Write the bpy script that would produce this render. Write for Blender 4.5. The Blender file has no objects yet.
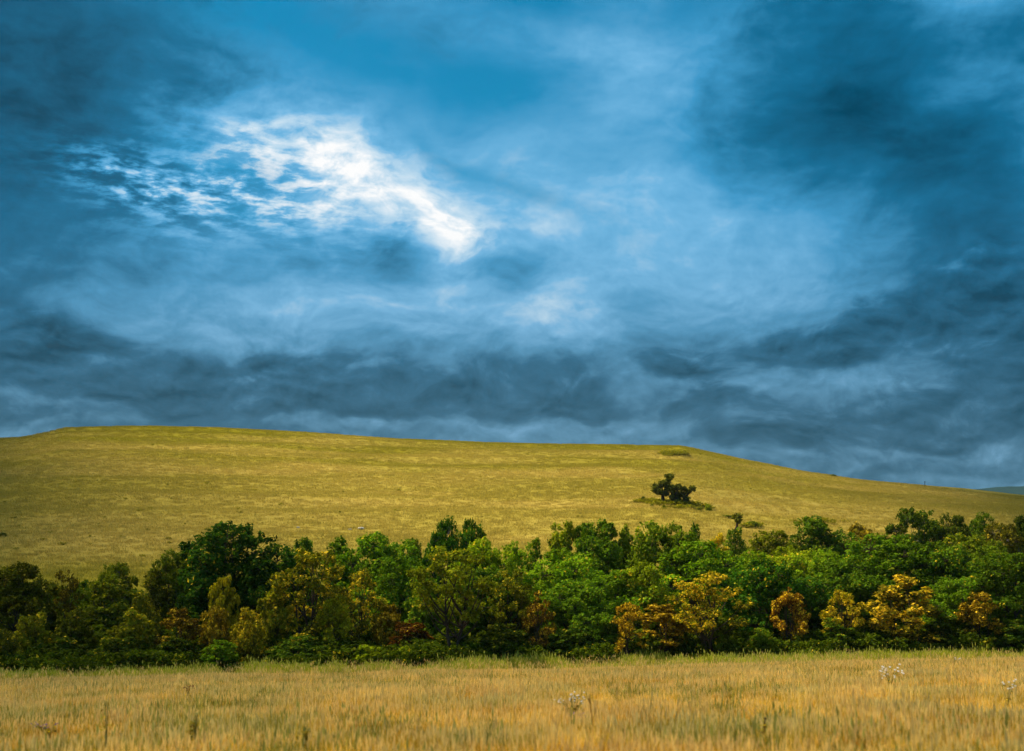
import bpy, math, random
import numpy as np
from mathutils import Vector

random.seed(7)
rng = np.random.default_rng(7)
sc = bpy.context.scene
C = sc.collection
F = 1400.0
TH = math.atan(224.5 / F)          # camera pitch: horizon lies at picture row 600
CLL, CLR = 4., 20.
SUN_EL, SUN_AZ = math.radians(52), math.radians(-62)   # azimuth from +Y towards +X (negative: from the left)

# ------------------------------------------------------------------ helpers
def ray(px, py):
    cx, cy = (px - 512) / F, (375.5 - py) / F
    x = cx; y = math.cos(TH) - cy * math.sin(TH); z = math.sin(TH) + cy * math.cos(TH)
    return x, y, z

def hash2(ix, iy, s):
    h = (ix.astype(np.int64) * 374761393 + iy.astype(np.int64) * 668265263 + s * 974711) & 0x7fffffff
    h = ((h ^ (h >> 13)) * 1274126177) & 0x7fffffff
    h = h ^ (h >> 16)
    return (h & 0xffff) / 65535.0

def vnoise(x, y, s=0):
    x = np.asarray(x, float); y = np.asarray(y, float)
    ix = np.floor(x); iy = np.floor(y); fx = x - ix; fy = y - iy
    fx = fx * fx * (3 - 2 * fx); fy = fy * fy * (3 - 2 * fy)
    a = hash2(ix, iy, s); b = hash2(ix + 1, iy, s); c = hash2(ix, iy + 1, s); d = hash2(ix + 1, iy + 1, s)
    return (a * (1 - fx) + b * fx) * (1 - fy) + (c * (1 - fx) + d * fx) * fy

def fbm(x, y, s=0, o=4):
    v = 0; a = .5; t = 0
    for i in range(o):
        v = v + a * vnoise(np.asarray(x) * 2 ** i, np.asarray(y) * 2 ** i, s + i * 17); t += a; a *= .5
    return v / t

# ------------------------------------------------------------------ terrain
crest_px = [(0, 437), (22, 436), (45, 432), (65, 427.5), (100, 426), (150, 425.5), (220, 427), (300, 431), (400, 438), (500, 441.5), (600, 443.5),
            (680, 445), (705, 450), (740, 458), (800, 470), (860, 478.5), (910, 483), (960, 487.5), (1024, 494)]
_az = []; _E = []
for px, py in crest_px:
    x, y, z = ray(px, py); _az.append(math.atan2(x, y)); _E.append(z / math.hypot(x, y))
_az = [-1.6, -1.1, -.7] + _az + [.5, .8, 1.2]; _E = [-.01, .03, .085] + _E + [.055, .02, -.01]
R0 = 132.0
def crest_D(az):
    return np.interp(az, [-1.5, -.4, .1, .36, .6, 1.2], [330, 470, 480, 560, 560, 400])

def ground_flat(x, y):
    yy = np.clip(y, -60, 128)
    return -1.8 - .0328 * yy + .020 * np.clip(x, -70, 70)

def terrain(x, y):
    x = np.asarray(x, float); y = np.asarray(y, float)
    r = np.hypot(x, y) + 1e-6; az = np.arctan2(x, y)
    g = ground_flat(x, y)
    E = np.interp(az, _az, _E); D = crest_D(az)
    zc = E * D
    t = (r - R0) / (D - R0)
    k = .012
    foot = k * np.logaddexp(0, t / k)                      # soft start at the foot of the hill
    a, b = foot, 1 - .02 * (t - 1)
    kk = .010
    s = -kk * np.logaddexp(-a / kk, -b / kk)
    rise = (zc - g) * s
    z = g + np.where(rise > 0, rise, 0)
    on = np.clip((t - .03) * 8, 0, 1) * np.clip((1.02 - t) * 12, 0, 1)
    low = fbm(x / 90, y / 90, 5, 3)
    amp = np.clip(fbm(x / 60, y / 40, 11, 2) * 2 - .55, 0, 1)
    z = z + on * amp * .55 * np.sin(2 * np.pi * (z / 5.2 + 1.4 * low))
    z = z + on * (fbm(x / 9, y / 9, 21, 3) - .5) * .35
    # far plain behind the plateau
    w = np.clip((r - 700) / 900, 0, 1); w = w * w * (3 - 2 * w)
    z = z * (1 - w) + w * (-30)
    f = np.clip(r / 30, 0, 1)
    z = z + f * (fbm(x / 6 + 3, y / 6, 31, 3) - .5) * .22 * (1 - on)
    return z

def tz(x, y):
    return float(terrain(np.array([x]), np.array([y]))[0])

def mesh_obj(name, verts, faces, mats, parent=None, attrs=None, smooth=False):
    me = bpy.data.meshes.new(name)
    verts = np.asarray(verts, np.float32)
    faces = np.asarray(faces, np.int32)
    n, kf = faces.shape
    me.vertices.add(len(verts)); me.vertices.foreach_set('co', verts.ravel())
    me.loops.add(n * kf); me.loops.foreach_set('vertex_index', faces.ravel())
    me.polygons.add(n); me.polygons.foreach_set('loop_start', np.arange(n, dtype=np.int32) * kf)
    me.polygons.foreach_set('loop_total', np.full(n, kf, np.int32))
    me.update(calc_edges=True)
    if smooth: me.polygons.foreach_set('use_smooth', np.ones(n, bool))
    for k, v in (attrs or {}).items():
        at = me.attributes.new(k, 'FLOAT', 'FACE'); at.data.foreach_set('value', np.asarray(v, np.float32))
    for m in (mats if isinstance(mats, list) else [mats]): me.materials.append(m)
    o = bpy.data.objects.new(name, me)
    if parent is not None: o.parent = parent
    return o

def link(o): C.objects.link(o); return o

# ------------------------------------------------------------------ node helper
class NT:
    def __init__(s, nt): s.nt = nt
    def n(s, t, **kw):
        nd = s.nt.nodes.new(t)
        for k, v in kw.items(): setattr(nd, k, v)
        return nd
    def set(s, inp, v):
        if hasattr(v, 'is_output') or isinstance(v, bpy.types.NodeSocket): s.nt.links.new(v, inp)
        elif v is not None:
            if isinstance(v, tuple): v = v[:len(inp.default_value)]
            inp.default_value = v
    def math(s, op, a, b=None, c=None, clamp=False):
        nd = s.n('ShaderNodeMath', operation=op, use_clamp=clamp)
        for i, v in enumerate((a, b, c)): s.set(nd.inputs[i], v) if v is not None else None
        return nd.outputs[0]
    def vmath(s, op, a, b=None, out=0, scale=None):
        nd = s.n('ShaderNodeVectorMath', operation=op)
        s.set(nd.inputs[0], a)
        if b is not None: s.set(nd.inputs[1], b)
        if scale is not None: s.set(nd.inputs['Scale'], scale)
        return nd.outputs[out]
    def noise(s, vec, scale, detail=4, rough=.55, out='Fac', lac=2.0, dist=0.0):
        nd = s.n('ShaderNodeTexNoise'); s.set(nd.inputs['Vector'], vec)
        nd.inputs['Scale'].default_value = scale; nd.inputs['Detail'].default_value = detail
        nd.inputs['Roughness'].default_value = rough; nd.inputs['Lacunarity'].default_value = lac
        nd.inputs['Distortion'].default_value = dist
        return nd.outputs[out]
    def mapping(s, vec, loc=(0, 0, 0), rot=(0, 0, 0), scale=(1, 1, 1), typ='POINT'):
        nd = s.n('ShaderNodeMapping', vector_type=typ); s.set(nd.inputs[0], vec)
        nd.inputs['Location'].default_value = loc; nd.inputs['Rotation'].default_value = rot; nd.inputs['Scale'].default_value = scale
        return nd.outputs[0]
    def mix(s, f, a, b, mode='MIX'):
        nd = s.n('ShaderNodeMix', data_type='RGBA', blend_type=mode)
        s.set(nd.inputs[0], f)
        for i, v in ((6, a), (7, b)):
            s.set(nd.inputs[i], v if not isinstance(v, tuple) or len(v) == 4 else (*v, 1))
        return nd.outputs[2]
    def ramp(s, f, stops, interp='LINEAR'):
        nd = s.n('ShaderNodeValToRGB'); s.set(nd.inputs[0], f)
        cr = nd.color_ramp; cr.interpolation = interp
        while len(cr.elements) < len(stops): cr.elements.new(.5)
        for e, (p, c) in zip(cr.elements, stops): e.position = p; e.color = (*c, 1) if len(c) == 3 else c
        return nd.outputs[0]
    def mr(s, v, a, b, c=0., d=1., smooth=True):
        nd = s.n('ShaderNodeMapRange', interpolation_type='SMOOTHSTEP' if smooth else 'LINEAR')
        s.set(nd.inputs[0], v)
        for i, q in enumerate((a, b, c, d)): nd.inputs[i + 1].default_value = q
        return nd.outputs[0]

def material(name):
    m = bpy.data.materials.new(name); m.use_nodes = True
    m.node_tree.nodes.clear()
    return m, NT(m.node_tree)

def out_surf(k, shader, mnt=None):
    o = k.n('ShaderNodeOutputMaterial'); k.nt.links.new(shader, o.inputs['Surface']); return o

# ------------------------------------------------------------------ world
K = .5                        # the sky is dimmer than exposure 0 wants; the exposure of +1 makes up for it
w = bpy.data.worlds.new('World'); sc.world = w; w.use_nodes = True
w.node_tree.nodes.clear(); k = NT(w.node_tree)
tc = k.n('ShaderNodeTexCoord').outputs['Generated']
sep = k.n('ShaderNodeSeparateXYZ'); k.set(sep.inputs[0], tc)
X, Y, Z = sep.outputs
u = k.math('MULTIPLY', k.math('ARCTAN2', X, Y), F)
hyp = k.math('SQRT', k.math('ADD', k.math('MULTIPLY', X, X), k.math('MULTIPLY', Y, Y)))
el = k.math('ARCTAN2', Z, hyp)
v = k.math('MULTIPLY', el, F)
cb = k.n('ShaderNodeCombineXYZ'); k.set(cb.inputs[0], u); k.set(cb.inputs[1], v)
P = cb.outputs[0]
def warp(vec, sx, sy, scale, amp, detail=3, seed=0.):
    m = k.mapping(vec, (seed, seed * 2, 0), (0, 0, 0), (sx * scale, sy * scale, 1))
    nz = k.noise(m, 1.0, detail, .55, 'Color')
    d = k.vmath('SUBTRACT', nz, (.5, .5, .5))
    return k.vmath('ADD', vec, k.vmath('MULTIPLY', d, (amp, amp * .6, 0)))
P1 = warp(P, 1, 1.5, 1 / 210, 110, 2, 3.1)
P2 = warp(P1, 1, 1.5, 1 / 60, 30, 3, 7.7)
P3 = warp(P2, 1, 1.4, 1 / 16, 10, 3, 1.7)
def blob(acc, px, py, rx, ry, rot, amp, src=None):
    x, y, z = ray(px, py); a = math.atan2(x, y) * F; e = math.atan2(z, math.hypot(x, y)) * F
    m = k.mapping(src or P2, (a, e, 0), (0, 0, math.radians(-rot)), (rx, ry, 1), 'TEXTURE')
    d = k.vmath('DOT_PRODUCT', m, m, out=1)
    g = k.math('POWER', math.e ** -1, d)
    return k.math('MULTIPLY_ADD', g, amp, acc)
L = k.math('ADD', .50, 0)
SOFT = [ # px, py, rx, ry, rot, amp
 (70, 60, 220, 150, 0, -.23), (0, 170, 110, 190, 0, -.10), (340, 60, 90, 30, 15, .04),
 (620, 90, 150, 90, 10, .11), (560, 190, 200, 50, 10, .10), (650, 250, 220, 60, 0, .13),
 (850, 110, 120, 120, -10, -.27), (965, 170, 90, 80, 0, -.17), (1020, 40, 60, 40, 0, -.10), (965, 92, 55, 22, -15, .12), (975, 10, 60, 22, 0, .16),
 (725, 140, 22, 70, -10, -.07), (850, 215, 120, 35, -5, .07), (1000, 280, 75, 38, 0, -.10), (1010, 240, 60, 30, 0, -.05),
 (110, 262, 220, 22, 0, -.03), (300, 262, 130, 22, 0, .02),
 (430, 300, 190, 34, 0, .15), (160, 322, 120, 22, 8, .08), (540, 320, 60, 30, 0, .10),
 (30, 350, 120, 42, 12, -.08), (0, 300, 60, 22, 20, -.08), (215, 385, 170, 30, 0, -.06), (340, 372, 120, 30, 5, -.03), (470, 390, 120, 25, 0, -.06),
 (580, 372, 50, 22, 0, -.10), (690, 345, 60, 30, 0, -.05), (850, 345, 120, 26, -3, -.07), (620, 300, 25, 25, 0, -.04),
 (1010, 355, 60, 38, 0, -.20), (920, 432, 170, 26, -5, -.06), (700, 402, 230, 14, 0, -.07), (880, 478, 190, 16, 0, -.10),
 (920, 375, 70, 22, -15, .08), (640, 425, 260, 10, 0, .02), (150, 404, 110, 10, 0, .03), (40, 425, 260, 22, 0, -.13), (300, 300, 120, 20, 0, .04), (390, 415, 50, 14, 0, .10), (100, 425, 200, 12, 0, -.02),
 (440, 440, 300, 12, 0, -.05), (960, 465, 120, 12, 0, -.05),
]
for b in SOFT: L = blob(L, *b)
BR = [
 (396, 244, 42, 34, 15, -.22), (502, 272, 46, 36, 0, -.22), (440, 268, 170, 24, 0, -.05), (330, 250, 60, 26, 10, -.06),
 (272, 304, 40, 7, 0, .08), (946, 381, 36, 9, -18, .26), (900, 398, 40, 8, -12, .10), (990, 250, 20, 10, 0, .04),
]
for b in BR: L = blob(L, *b, src=P3)
G2 = k.math('ADD', 0., 0)
for b in [(225, 135, 46, 22, 0, .26), (335, 172, 200, 70, 22, .24), (328, 168, 62, 34, 35, .25), (400, 203, 90, 26, 28, .14), (437, 226, 36, 28, 35, .25), (535, 232, 30, 14, 10, .04)]:
    G2 = blob(G2, *b, src=P3)
n5 = k.noise(k.mapping(P3, (5, 44, 0), (0, 0, math.radians(-20)), (1 / 46, 1 / 26, 1)), 1.0, 6, .62)
L = k.math('MULTIPLY_ADD', G2, k.mr(n5, .30, .66, .58, 1.22), L)
# cloud texture: broad billows, finer billows and, higher up, wind-drawn wisps
n1 = k.noise(k.mapping(P1, (0, 0, 0), (0, 0, 0), (1 / 190, 1 / 95, 1)), 1.0, 5, .55)
n2 = k.noise(k.mapping(P2, (9, 4, 0), (0, 0, 0), (1 / 55, 1 / 36, 1)), 1.0, 6, .6)
P4 = warp(P, 1, 1.3, 1 / 70, 22, 3, 5.5)
n3 = k.noise(k.mapping(P4, (3, 14, 0), (0, 0, math.radians(14)), (1 / 34, 1 / 11, 1)), 1.0, 5, .6)
L = k.math('MULTIPLY_ADD', k.math('SUBTRACT', n1, .5), .30, L)
L = k.math('MULTIPLY_ADD', k.math('SUBTRACT', n2, .5), k.mr(v, 150, 420, .26, .17), L)
# billows catch light on their upper sides
Pu = k.vmath('ADD', P2, (-3., 7., 0.))
n2u = k.noise(k.mapping(Pu, (9, 4, 0), (0, 0, 0), (1 / 55, 1 / 36, 1)), 1.0, 6, .6)
L = k.math('MULTIPLY_ADD', k.math('SUBTRACT', n2, n2u), k.mr(v, 130, 400, .38, .10), L)
hi = k.mr(v, 230, 420, .05, .10)
L = k.math('MULTIPLY_ADD', k.math('SUBTRACT', n3, .5), hi, L)
W = k.math('ADD', 0., 0)
W = blob(W, 150, 190, 85, 30, 10, 1.1); W = blob(W, 260, 185, 90, 34, 18, .8)
st = k.mr(n3, .38, .66, -.08, .42)
L = k.math('MULTIPLY_ADD', W, st, L)
# clear-sky openings
B = k.math('ADD', 0., 0)
for b in [(275, 22, 90, 26, 5, 1.), (430, 80, 130, 34, 12, 1.05), (530, 4, 80, 20, 0, .9), (490, 172, 110, 12, 25, .7), (225, 165, 70, 14, 20, .45), (520, 75, 60, 20, 0, .5), (690, 8, 60, 14, 0, .5),
          (620, 160, 120, 20, 0, .25), (250, 215, 60, 8, 12, .3)]:
    B = blob(B, *b)
B = k.math('MULTIPLY', B, k.mr(n2, .28, .62, .55, 1.15))
up = k.ramp(L, [(0, (.0, .018, .040)), (.18, (.0, .058, .118)), (.36, (.006, .150, .300)), (.52, (.050, .320, .590)), (.66, (.160, .470, .760)), (.80, (.50, .70, .86)), (1, (1, 1, 1))])
lo = k.ramp(L, [(0, (.0, .022, .045)), (.18, (.004, .062, .110)), (.36, (.034, .130, .215)), (.52, (.105, .265, .405)), (.66, (.20, .42, .63)), (.80, (.50, .66, .78)), (1, (.9, .93, .96))])
Q = k.math('ADD', 0., 0)
for b in [(20, 352, 150, 36, 10, 1.), (0, 320, 70, 22, 12, .8), (225, 388, 190, 27, 0, 1.), (345, 370, 110, 26, 5, .8), (585, 374, 60, 20, 0, .8), (690, 352, 50, 22, 0, .55), (850, 343, 120, 27, -3, 1.1),
          (1005, 278, 72, 36, 0, 1.2), (1015, 362, 60, 34, 0, 1.1), (900, 425, 190, 30, -4, 1.), (1010, 400, 70, 30, 0, .6), (480, 400, 120, 20, 0, .5), (700, 405, 200, 16, 0, .5)]:
    Q = blob(Q, *b, src=P2)
q1 = k.noise(k.mapping(P2, (19, 24, 0), (0, 0, 0), (1 / 80, 1 / 44, 1)), 1.0, 7, .58)
q1u = k.noise(k.mapping(Pu, (19, 24, 0), (0, 0, 0), (1 / 80, 1 / 44, 1)), 1.0, 7, .58)
Q = k.math('MULTIPLY_ADD', k.math('SUBTRACT', q1, .5), 1.9, Q)
qm = k.math('MULTIPLY', k.mr(Q, .22, .80), .70)
L = k.math('ADD', k.math('MULTIPLY', L, k.math('SUBTRACT', 1., qm)), k.math('MULTIPLY', qm, k.math('MULTIPLY_ADD', k.math('SUBTRACT', q1, q1u), 1.5, k.mr(q1, .3, .7, .34, .14))))
for nd_ in list(w.node_tree.nodes):
    if nd_.type == 'VALTORGB':
        w.node_tree.links.new(L, nd_.inputs[0])
cloud = k.mix(k.mr(v, 130, 420), lo, up)
sky = k.n('ShaderNodeTexSky', sky_type='NISHITA', sun_disc=False)
sky.sun_elevation = SUN_EL; sky.sun_rotation = SUN_AZ; sky.air_density = 1.0; sky.dust_density = .6; sky.ozone_density = 3.0
clear = k.mix(1.0, k.vmath('SCALE', sky.outputs[0], scale=.10), (.0, .80, .95, 1), 'MULTIPLY')
col = k.mix(k.math('MINIMUM', k.math('MAXIMUM', B, 0), .92), cloud, clear)
# overhead, out of the picture: added warm-white brightness to light the scene from above
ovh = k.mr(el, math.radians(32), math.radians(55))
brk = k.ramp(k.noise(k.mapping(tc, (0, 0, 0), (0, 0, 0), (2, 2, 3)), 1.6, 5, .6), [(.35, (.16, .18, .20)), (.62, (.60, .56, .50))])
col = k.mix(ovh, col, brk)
below = k.mr(el, -.12, -.01)
col = k.mix(below, (.10, .09, .04, 1), col)
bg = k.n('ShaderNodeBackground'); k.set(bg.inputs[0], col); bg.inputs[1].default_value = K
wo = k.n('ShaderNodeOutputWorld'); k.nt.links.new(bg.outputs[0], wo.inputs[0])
w.cycles.sampling_method = 'MANUAL'; w.cycles.sample_map_resolution = 512

# ------------------------------------------------------------------ sun
sd = bpy.data.lights.new('sun', 'SUN'); sd.energy = 4.1; sd.angle = math.radians(6); sd.color = (1, .87, .64)
so = link(bpy.data.objects.new('sun', sd))
dvec = Vector((math.sin(SUN_AZ) * math.cos(SUN_EL), math.cos(SUN_AZ) * math.cos(SUN_EL), math.sin(SUN_EL)))
so.rotation_euler = dvec.to_track_quat('Z', 'Y').to_euler()

# ------------------------------------------------------------------ materials
def grass_colour(k, pos, tint, hillside=False):
    """dry prairie grass: patches of straw, gold, rust and green that stay where they grow"""
    a = k.noise(k.mapping(pos, scale=(1 / 4., 1 / 9., 0.02)), 1.0, 5, .65)
    b = k.noise(k.mapping(pos, (31, 7, 0), scale=(1 / 1.2, 1 / 2.6, .02)), 1.0, 4, .65)
    g = k.noise(k.mapping(pos, (5, 90, 0), scale=(1 / 4., 1 / 8., .02)), 1.0, 5, .7)
    c = k.mix(k.mr(a, .38, .62), (.56, .34, .045), (.78, .56, .13))
    c = k.mix(k.mr(b, .46, .68, 0, .7), c, (.42, .20, .045))
    c = k.mix(1.0, c, (1.12, 1.05, .60, 1), 'MULTIPLY')
    c = k.mix(k.mr(g, .44, .62, 0, .8), c, (.26, .25, .035))
    return c

def make_grass_mat(name, base=None):
    m, k = material(name)
    pos = k.n('ShaderNodeNewGeometry').outputs['Position']
    at = k.n('ShaderNodeAttribute', attribute_name='tint')
    t = at.outputs['Fac']
    if base is None: c = grass_colour(k, pos, t)
    else: c = base
    rnd = k.n('ShaderNodeObjectInfo').outputs['Random']
    f = k.math('ADD', k.mr(t, 0, .9, .45, 1.5, False), k.math('MULTIPLY', k.math('SUBTRACT', rnd, .5), .35))
    c = k.vmath('SCALE', c, scale=f)
    c = k.mix(k.mr(t, .90, .93, 0, .65), c, (.80, .62, .26) if base is None else (.35, .33, .08))
    c = k.mix(k.mr(t, .10, .07, 0, .6), c, (.15, .20, .04))
    d = k.n('ShaderNodeBsdfDiffuse'); k.set(d.inputs[0], c)
    tr = k.n('ShaderNodeBsdfTranslucent'); k.set(tr.inputs[0], c)
    mx = k.n('ShaderNodeMixShader'); mx.inputs[0].default_value = .38
    k.nt.links.new(d.outputs[0], mx.inputs[1]); k.nt.links.new(tr.outputs[0], mx.inputs[2])
    out_surf(k, mx.outputs[0]); return m

M_grass = make_grass_mat('dry_grass')
M_green = make_grass_mat('green_grass', (.44, .46, .03, 1))
M_olive = make_grass_mat('olive_grass', (.23, .24, .035, 1))

# hillside grass, with the contour bands of the benches
def hill_colour(k, pos):
    sp = k.n('ShaderNodeSeparateXYZ'); k.set(sp.inputs[0], pos)
    lowf = k.noise(k.mapping(pos, scale=(1 / 120., 1 / 60., 0)), 1.0, 4, .6)
    zz = k.math('ADD', k.math('MULTIPLY', sp.outputs[2], 1 / 6.0), k.math('MULTIPLY', lowf, 3.2))
    cb = k.n('ShaderNodeCombineXYZ'); k.set(cb.inputs[0], k.math('MULTIPLY', sp.outputs[0], 1 / 90.)); k.set(cb.inputs[1], zz); k.set(cb.inputs[2], k.math('MULTIPLY', sp.outputs[1], 1 / 400.))
    band = k.noise(cb.outputs[0], 1.0, 3, .5)
    patch = k.noise(k.mapping(pos, (8, 3, 0), scale=(1 / 38., 1 / 26., 0)), 1.0, 5, .62)
    c = k.mix(k.mr(band, .36, .62), (.225, .195, .012), (.38, .290, .070))
    c = k.mix(k.mr(patch, .40, .74, 0, .7), c, (.235, .215, .012))
    # paler cured grass low on the slope, greener towards the crest
    c = k.mix(k.mr(sp.outputs[2], 4, 60, .55, .0), c, (.43, .32, .095))
    c = k.mix(k.mr(sp.outputs[2], 34, 62, .0, .45), c, (.225, .195, .018))
    c = k.mix(k.mr(sp.outputs[2], 1, 9, .75, .0), c, (.225, .205, .012))
    c = k.mix(1.0, c, (1.24, 1.24, 1.0, 1), 'MULTIPLY')
    spk = k.noise(k.mapping(pos, (3, 3, 3), scale=(1 / 1.3, 1 / 2.6, 0)), 1.0, 3, .7)
    c = k.mix(k.mr(spk, .54, .82, 0, .32), c, (.13, .125, .010))
    spl = k.noise(k.mapping(pos, (13, 3, 3), scale=(1 / 3.2, 1 / 2.4, 0)), 1.0, 3, .7)
    c = k.mix(k.mr(spl, .56, .82, 0, .18), c, (.46, .34, .09))
    return c, band

m, k = material('prairie_ground'); M_ground = m
pos = k.n('ShaderNodeNewGeometry').outputs['Position']
hc, band = hill_colour(k, pos)
fc = grass_colour(k, pos, None)
fc = k.mix(.45, fc, (.16, .11, .03))
ln = k.vmath('LENGTH', pos, out=1)
c = k.mix(k.mr(ln, 120, 135), fc, k.vmath('SCALE', hc, scale=.80))
bs = k.n('ShaderNodeBsdfDiffuse'); k.set(bs.inputs[0], c)
bn = k.n('ShaderNodeBump'); bn.inputs['Strength'].default_value = .45; bn.inputs['Distance'].default_value = .5
k.set(bn.inputs['Height'], k.noise(k.mapping(pos, scale=(1 / 1.6, 1 / 1.6, 1 / 1.6)), 1.0, 5, .7))
k.set(bs.inputs['Normal'], bn.outputs[0])
out_surf(k, bs.outputs[0])

m, k = material('hill_grass_blades'); M_hillgrass = m
pos = k.n('ShaderNodeNewGeometry').outputs['Position']
hc, _ = hill_colour(k, pos)
t = k.n('ShaderNodeAttribute', attribute_name='tint').outputs['Fac']
rnd = k.n('ShaderNodeObjectInfo').outputs['Random']
c = k.vmath('SCALE', hc, scale=k.math('ADD', k.mr(t, 0, 1, .9, 1.15, False), k.math('MULTIPLY', k.math('SUBTRACT', rnd, .5), .22)))
d = k.n('ShaderNodeBsdfDiffuse'); k.set(d.inputs[0], c)
tr = k.n('ShaderNodeBsdfTranslucent'); k.set(tr.inputs[0], c)
mx = k.n('ShaderNodeMixShader'); mx.inputs[0].default_value = .4
k.nt.links.new(d.outputs[0], mx.inputs[1]); k.nt.links.new(tr.outputs[0], mx.inputs[2]); out_surf(k, mx.outputs[0])

def leaf_mat(name, fixed=None, autumn=None):
    m, k = material(name)
    oi = k.n('ShaderNodeObjectInfo')
    t = k.n('ShaderNodeAttribute', attribute_name='tint').outputs['Fac']      # per clump
    t2 = k.n('ShaderNodeAttribute', attribute_name='leaf').outputs['Fac']     # per leaf
    base = oi.outputs['Color'] if fixed is None else (*fixed, 1)
    share = oi.outputs['Alpha'] if fixed is None else (autumn or 0.)
    base = k.mix(1.0, k.vmath('SCALE', base, scale=k.mr(t, 0, 1, .50, 1.7, False)), (3.5, 2.7, .75, 1), 'MULTIPLY')
    base = k.vmath('SCALE', base, scale=k.mr(t2, 0, 1, .70, 1.35, False))
    yel = k.mix(k.mr(t2, .82, 1.0, 0, .6), base, (.26, .23, .014))
    gold = k.mix(t2, (.50, .26, .012), (.95, .64, .035))
    key = k.math('ADD', k.math('MULTIPLY', t, .38), k.math('MULTIPLY', t2, .62))
    isg = k.mr(k.math('SUBTRACT', k.math('MULTIPLY_ADD', share, .47, key), .88), -.04, .04)
    c = k.mix(isg, yel, gold)
    d = k.n('ShaderNodeBsdfDiffuse'); k.set(d.inputs[0], c)
    tr = k.n('ShaderNodeBsdfTranslucent'); k.set(tr.inputs[0], k.mix(1.0, c, (1.1, 1.25, .5, 1), 'MULTIPLY'))
    mx = k.n('ShaderNodeMixShader'); mx.inputs[0].default_value = .30
    k.nt.links.new(d.outputs[0], mx.inputs[1]); k.nt.links.new(tr.outputs[0], mx.inputs[2])
    out_surf(k, mx.outputs[0]); return m
M_leaf = leaf_mat('leaves')
M_weed = leaf_mat('undergrowth_leaves', (.019, .036, .006), .03)
M_scrub = leaf_mat('hill_scrub_leaves', (.062, .072, .010), .0)
m, k = material('bark'); M_bark = m
pos = k.n('ShaderNodeNewGeometry').outputs['Position']
c = k.ramp(k.noise(k.mapping(pos, scale=(6, 6, 1.5)), 1.0, 5, .65), [(.3, (.028, .020, .014)), (.7, (.095, .072, .05))])
bs = k.n('ShaderNodeBsdfDiffuse'); k.set(bs.inputs[0], c); out_surf(k, bs.outputs[0])
m, k = material('pale_bark'); M_pbark = m
pos = k.n('ShaderNodeNewGeometry').outputs['Position']
c = k.ramp(k.noise(k.mapping(pos, scale=(6, 6, 1.5)), 1.0, 5, .65), [(.3, (.07, .06, .055)), (.7, (.22, .20, .18))])
bs = k.n('ShaderNodeBsdfDiffuse'); k.set(bs.inputs[0], c); out_surf(k, bs.outputs[0])
def plain(name, col):
    m, k = material(name); 
    pos = k.n('ShaderNodeNewGeometry').outputs['Position']
    c = k.vmath('SCALE', (*col,), scale=k.mr(k.noise(pos, 9.0, 3), .3, .7, .75, 1.2))
    bs = k.n('ShaderNodeBsdfDiffuse'); k.set(bs.inputs[0], c)
    if 'petal' in name or 'st' in name[:12] and 'lime' not in name:
        tr = k.n('ShaderNodeBsdfTranslucent'); k.set(tr.inputs[0], c); mx = k.n('ShaderNodeMixShader'); mx.inputs[0].default_value = .4
        k.nt.links.new(bs.outputs[0], mx.inputs[1]); k.nt.links.new(tr.outputs[0], mx.inputs[2]); out_surf(k, mx.outputs[0])
    else: out_surf(k, bs.outputs[0])
    return m
M_white = plain('white_petals', (.8, .8, .76)); M_stem = plain('weed_stem', (.22, .27, .07)); M_brown = plain('dry_seed_head', (.16, .07, .025))
M_lleaf = leaf_mat('pale_weed_leaves', (.08, .075, .03), 0)
M_rock = plain('limestone', (.55, .53, .47)); M_purple = plain('violet_petals', (.30, .16, .42)); M_yelw = plain('tan_stalk', (.50, .33, .10)); M_dark = plain('dark_stalk', (.05, .035, .02))

# ------------------------------------------------------------------ ground sheet
NA, = (900,)
front = np.linspace(-.50, .50, 700)
rest = np.linspace(.50, 2 * math.pi - .50, 160)[1:-1]
azs = np.concatenate([front, rest])
rs = np.concatenate([np.geomspace(2, 18, 14)[:-1], np.linspace(18, 125, 110)[:-1], np.linspace(125, 600, 420)[:-1], np.geomspace(600, 6500, 56)])
A, R = np.meshgrid(azs, rs, indexing='ij')
gx = (R * np.sin(A)); gy = (R * np.cos(A)); gz = terrain(gx, gy)
na, nr = A.shape
V = np.stack([gx, gy, gz], -1).reshape(-1, 3)
V = np.vstack([V, [[0, 0, tz(0, 0)]]])
i = np.arange(na)[:, None]; j = np.arange(nr - 1)[None, :]
i2 = (i + 1) % na
q = np.stack([i * nr + j, i * nr + j + 1, i2 * nr + j + 1, i2 * nr + j], -1).reshape(-1, 4)
# centre cap as degenerate-free quads
cidx = len(V) - 1
cap = [[cidx, a * nr, ((a + 1) % na) * nr, ((a + 1) % na) * nr] for a in range(na)]
ground = mesh_obj('ground', V, q[:, ::-1], M_ground, smooth=True)
link(ground); ground['kind'] = 'structure'; ground['label'] = 'dry prairie field rising into the grassy flat topped hill'
bmv = np.array([[math.sin(a) * 2, math.cos(a) * 2] for a in azs])
# small disc under the camera closes the sheet
disc_v = np.vstack([np.column_stack([bmv * 1.01, terrain(bmv[:, 0], bmv[:, 1]) - .004]), [[0, 0, tz(0, 0)]]])
disc_f = np.array([[len(azs), (a + 1) % len(azs), a] for a in range(len(azs))])
disc = mesh_obj('ground', disc_v, disc_f, M_ground, smooth=True); link(disc); disc['kind'] = 'structure'

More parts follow.
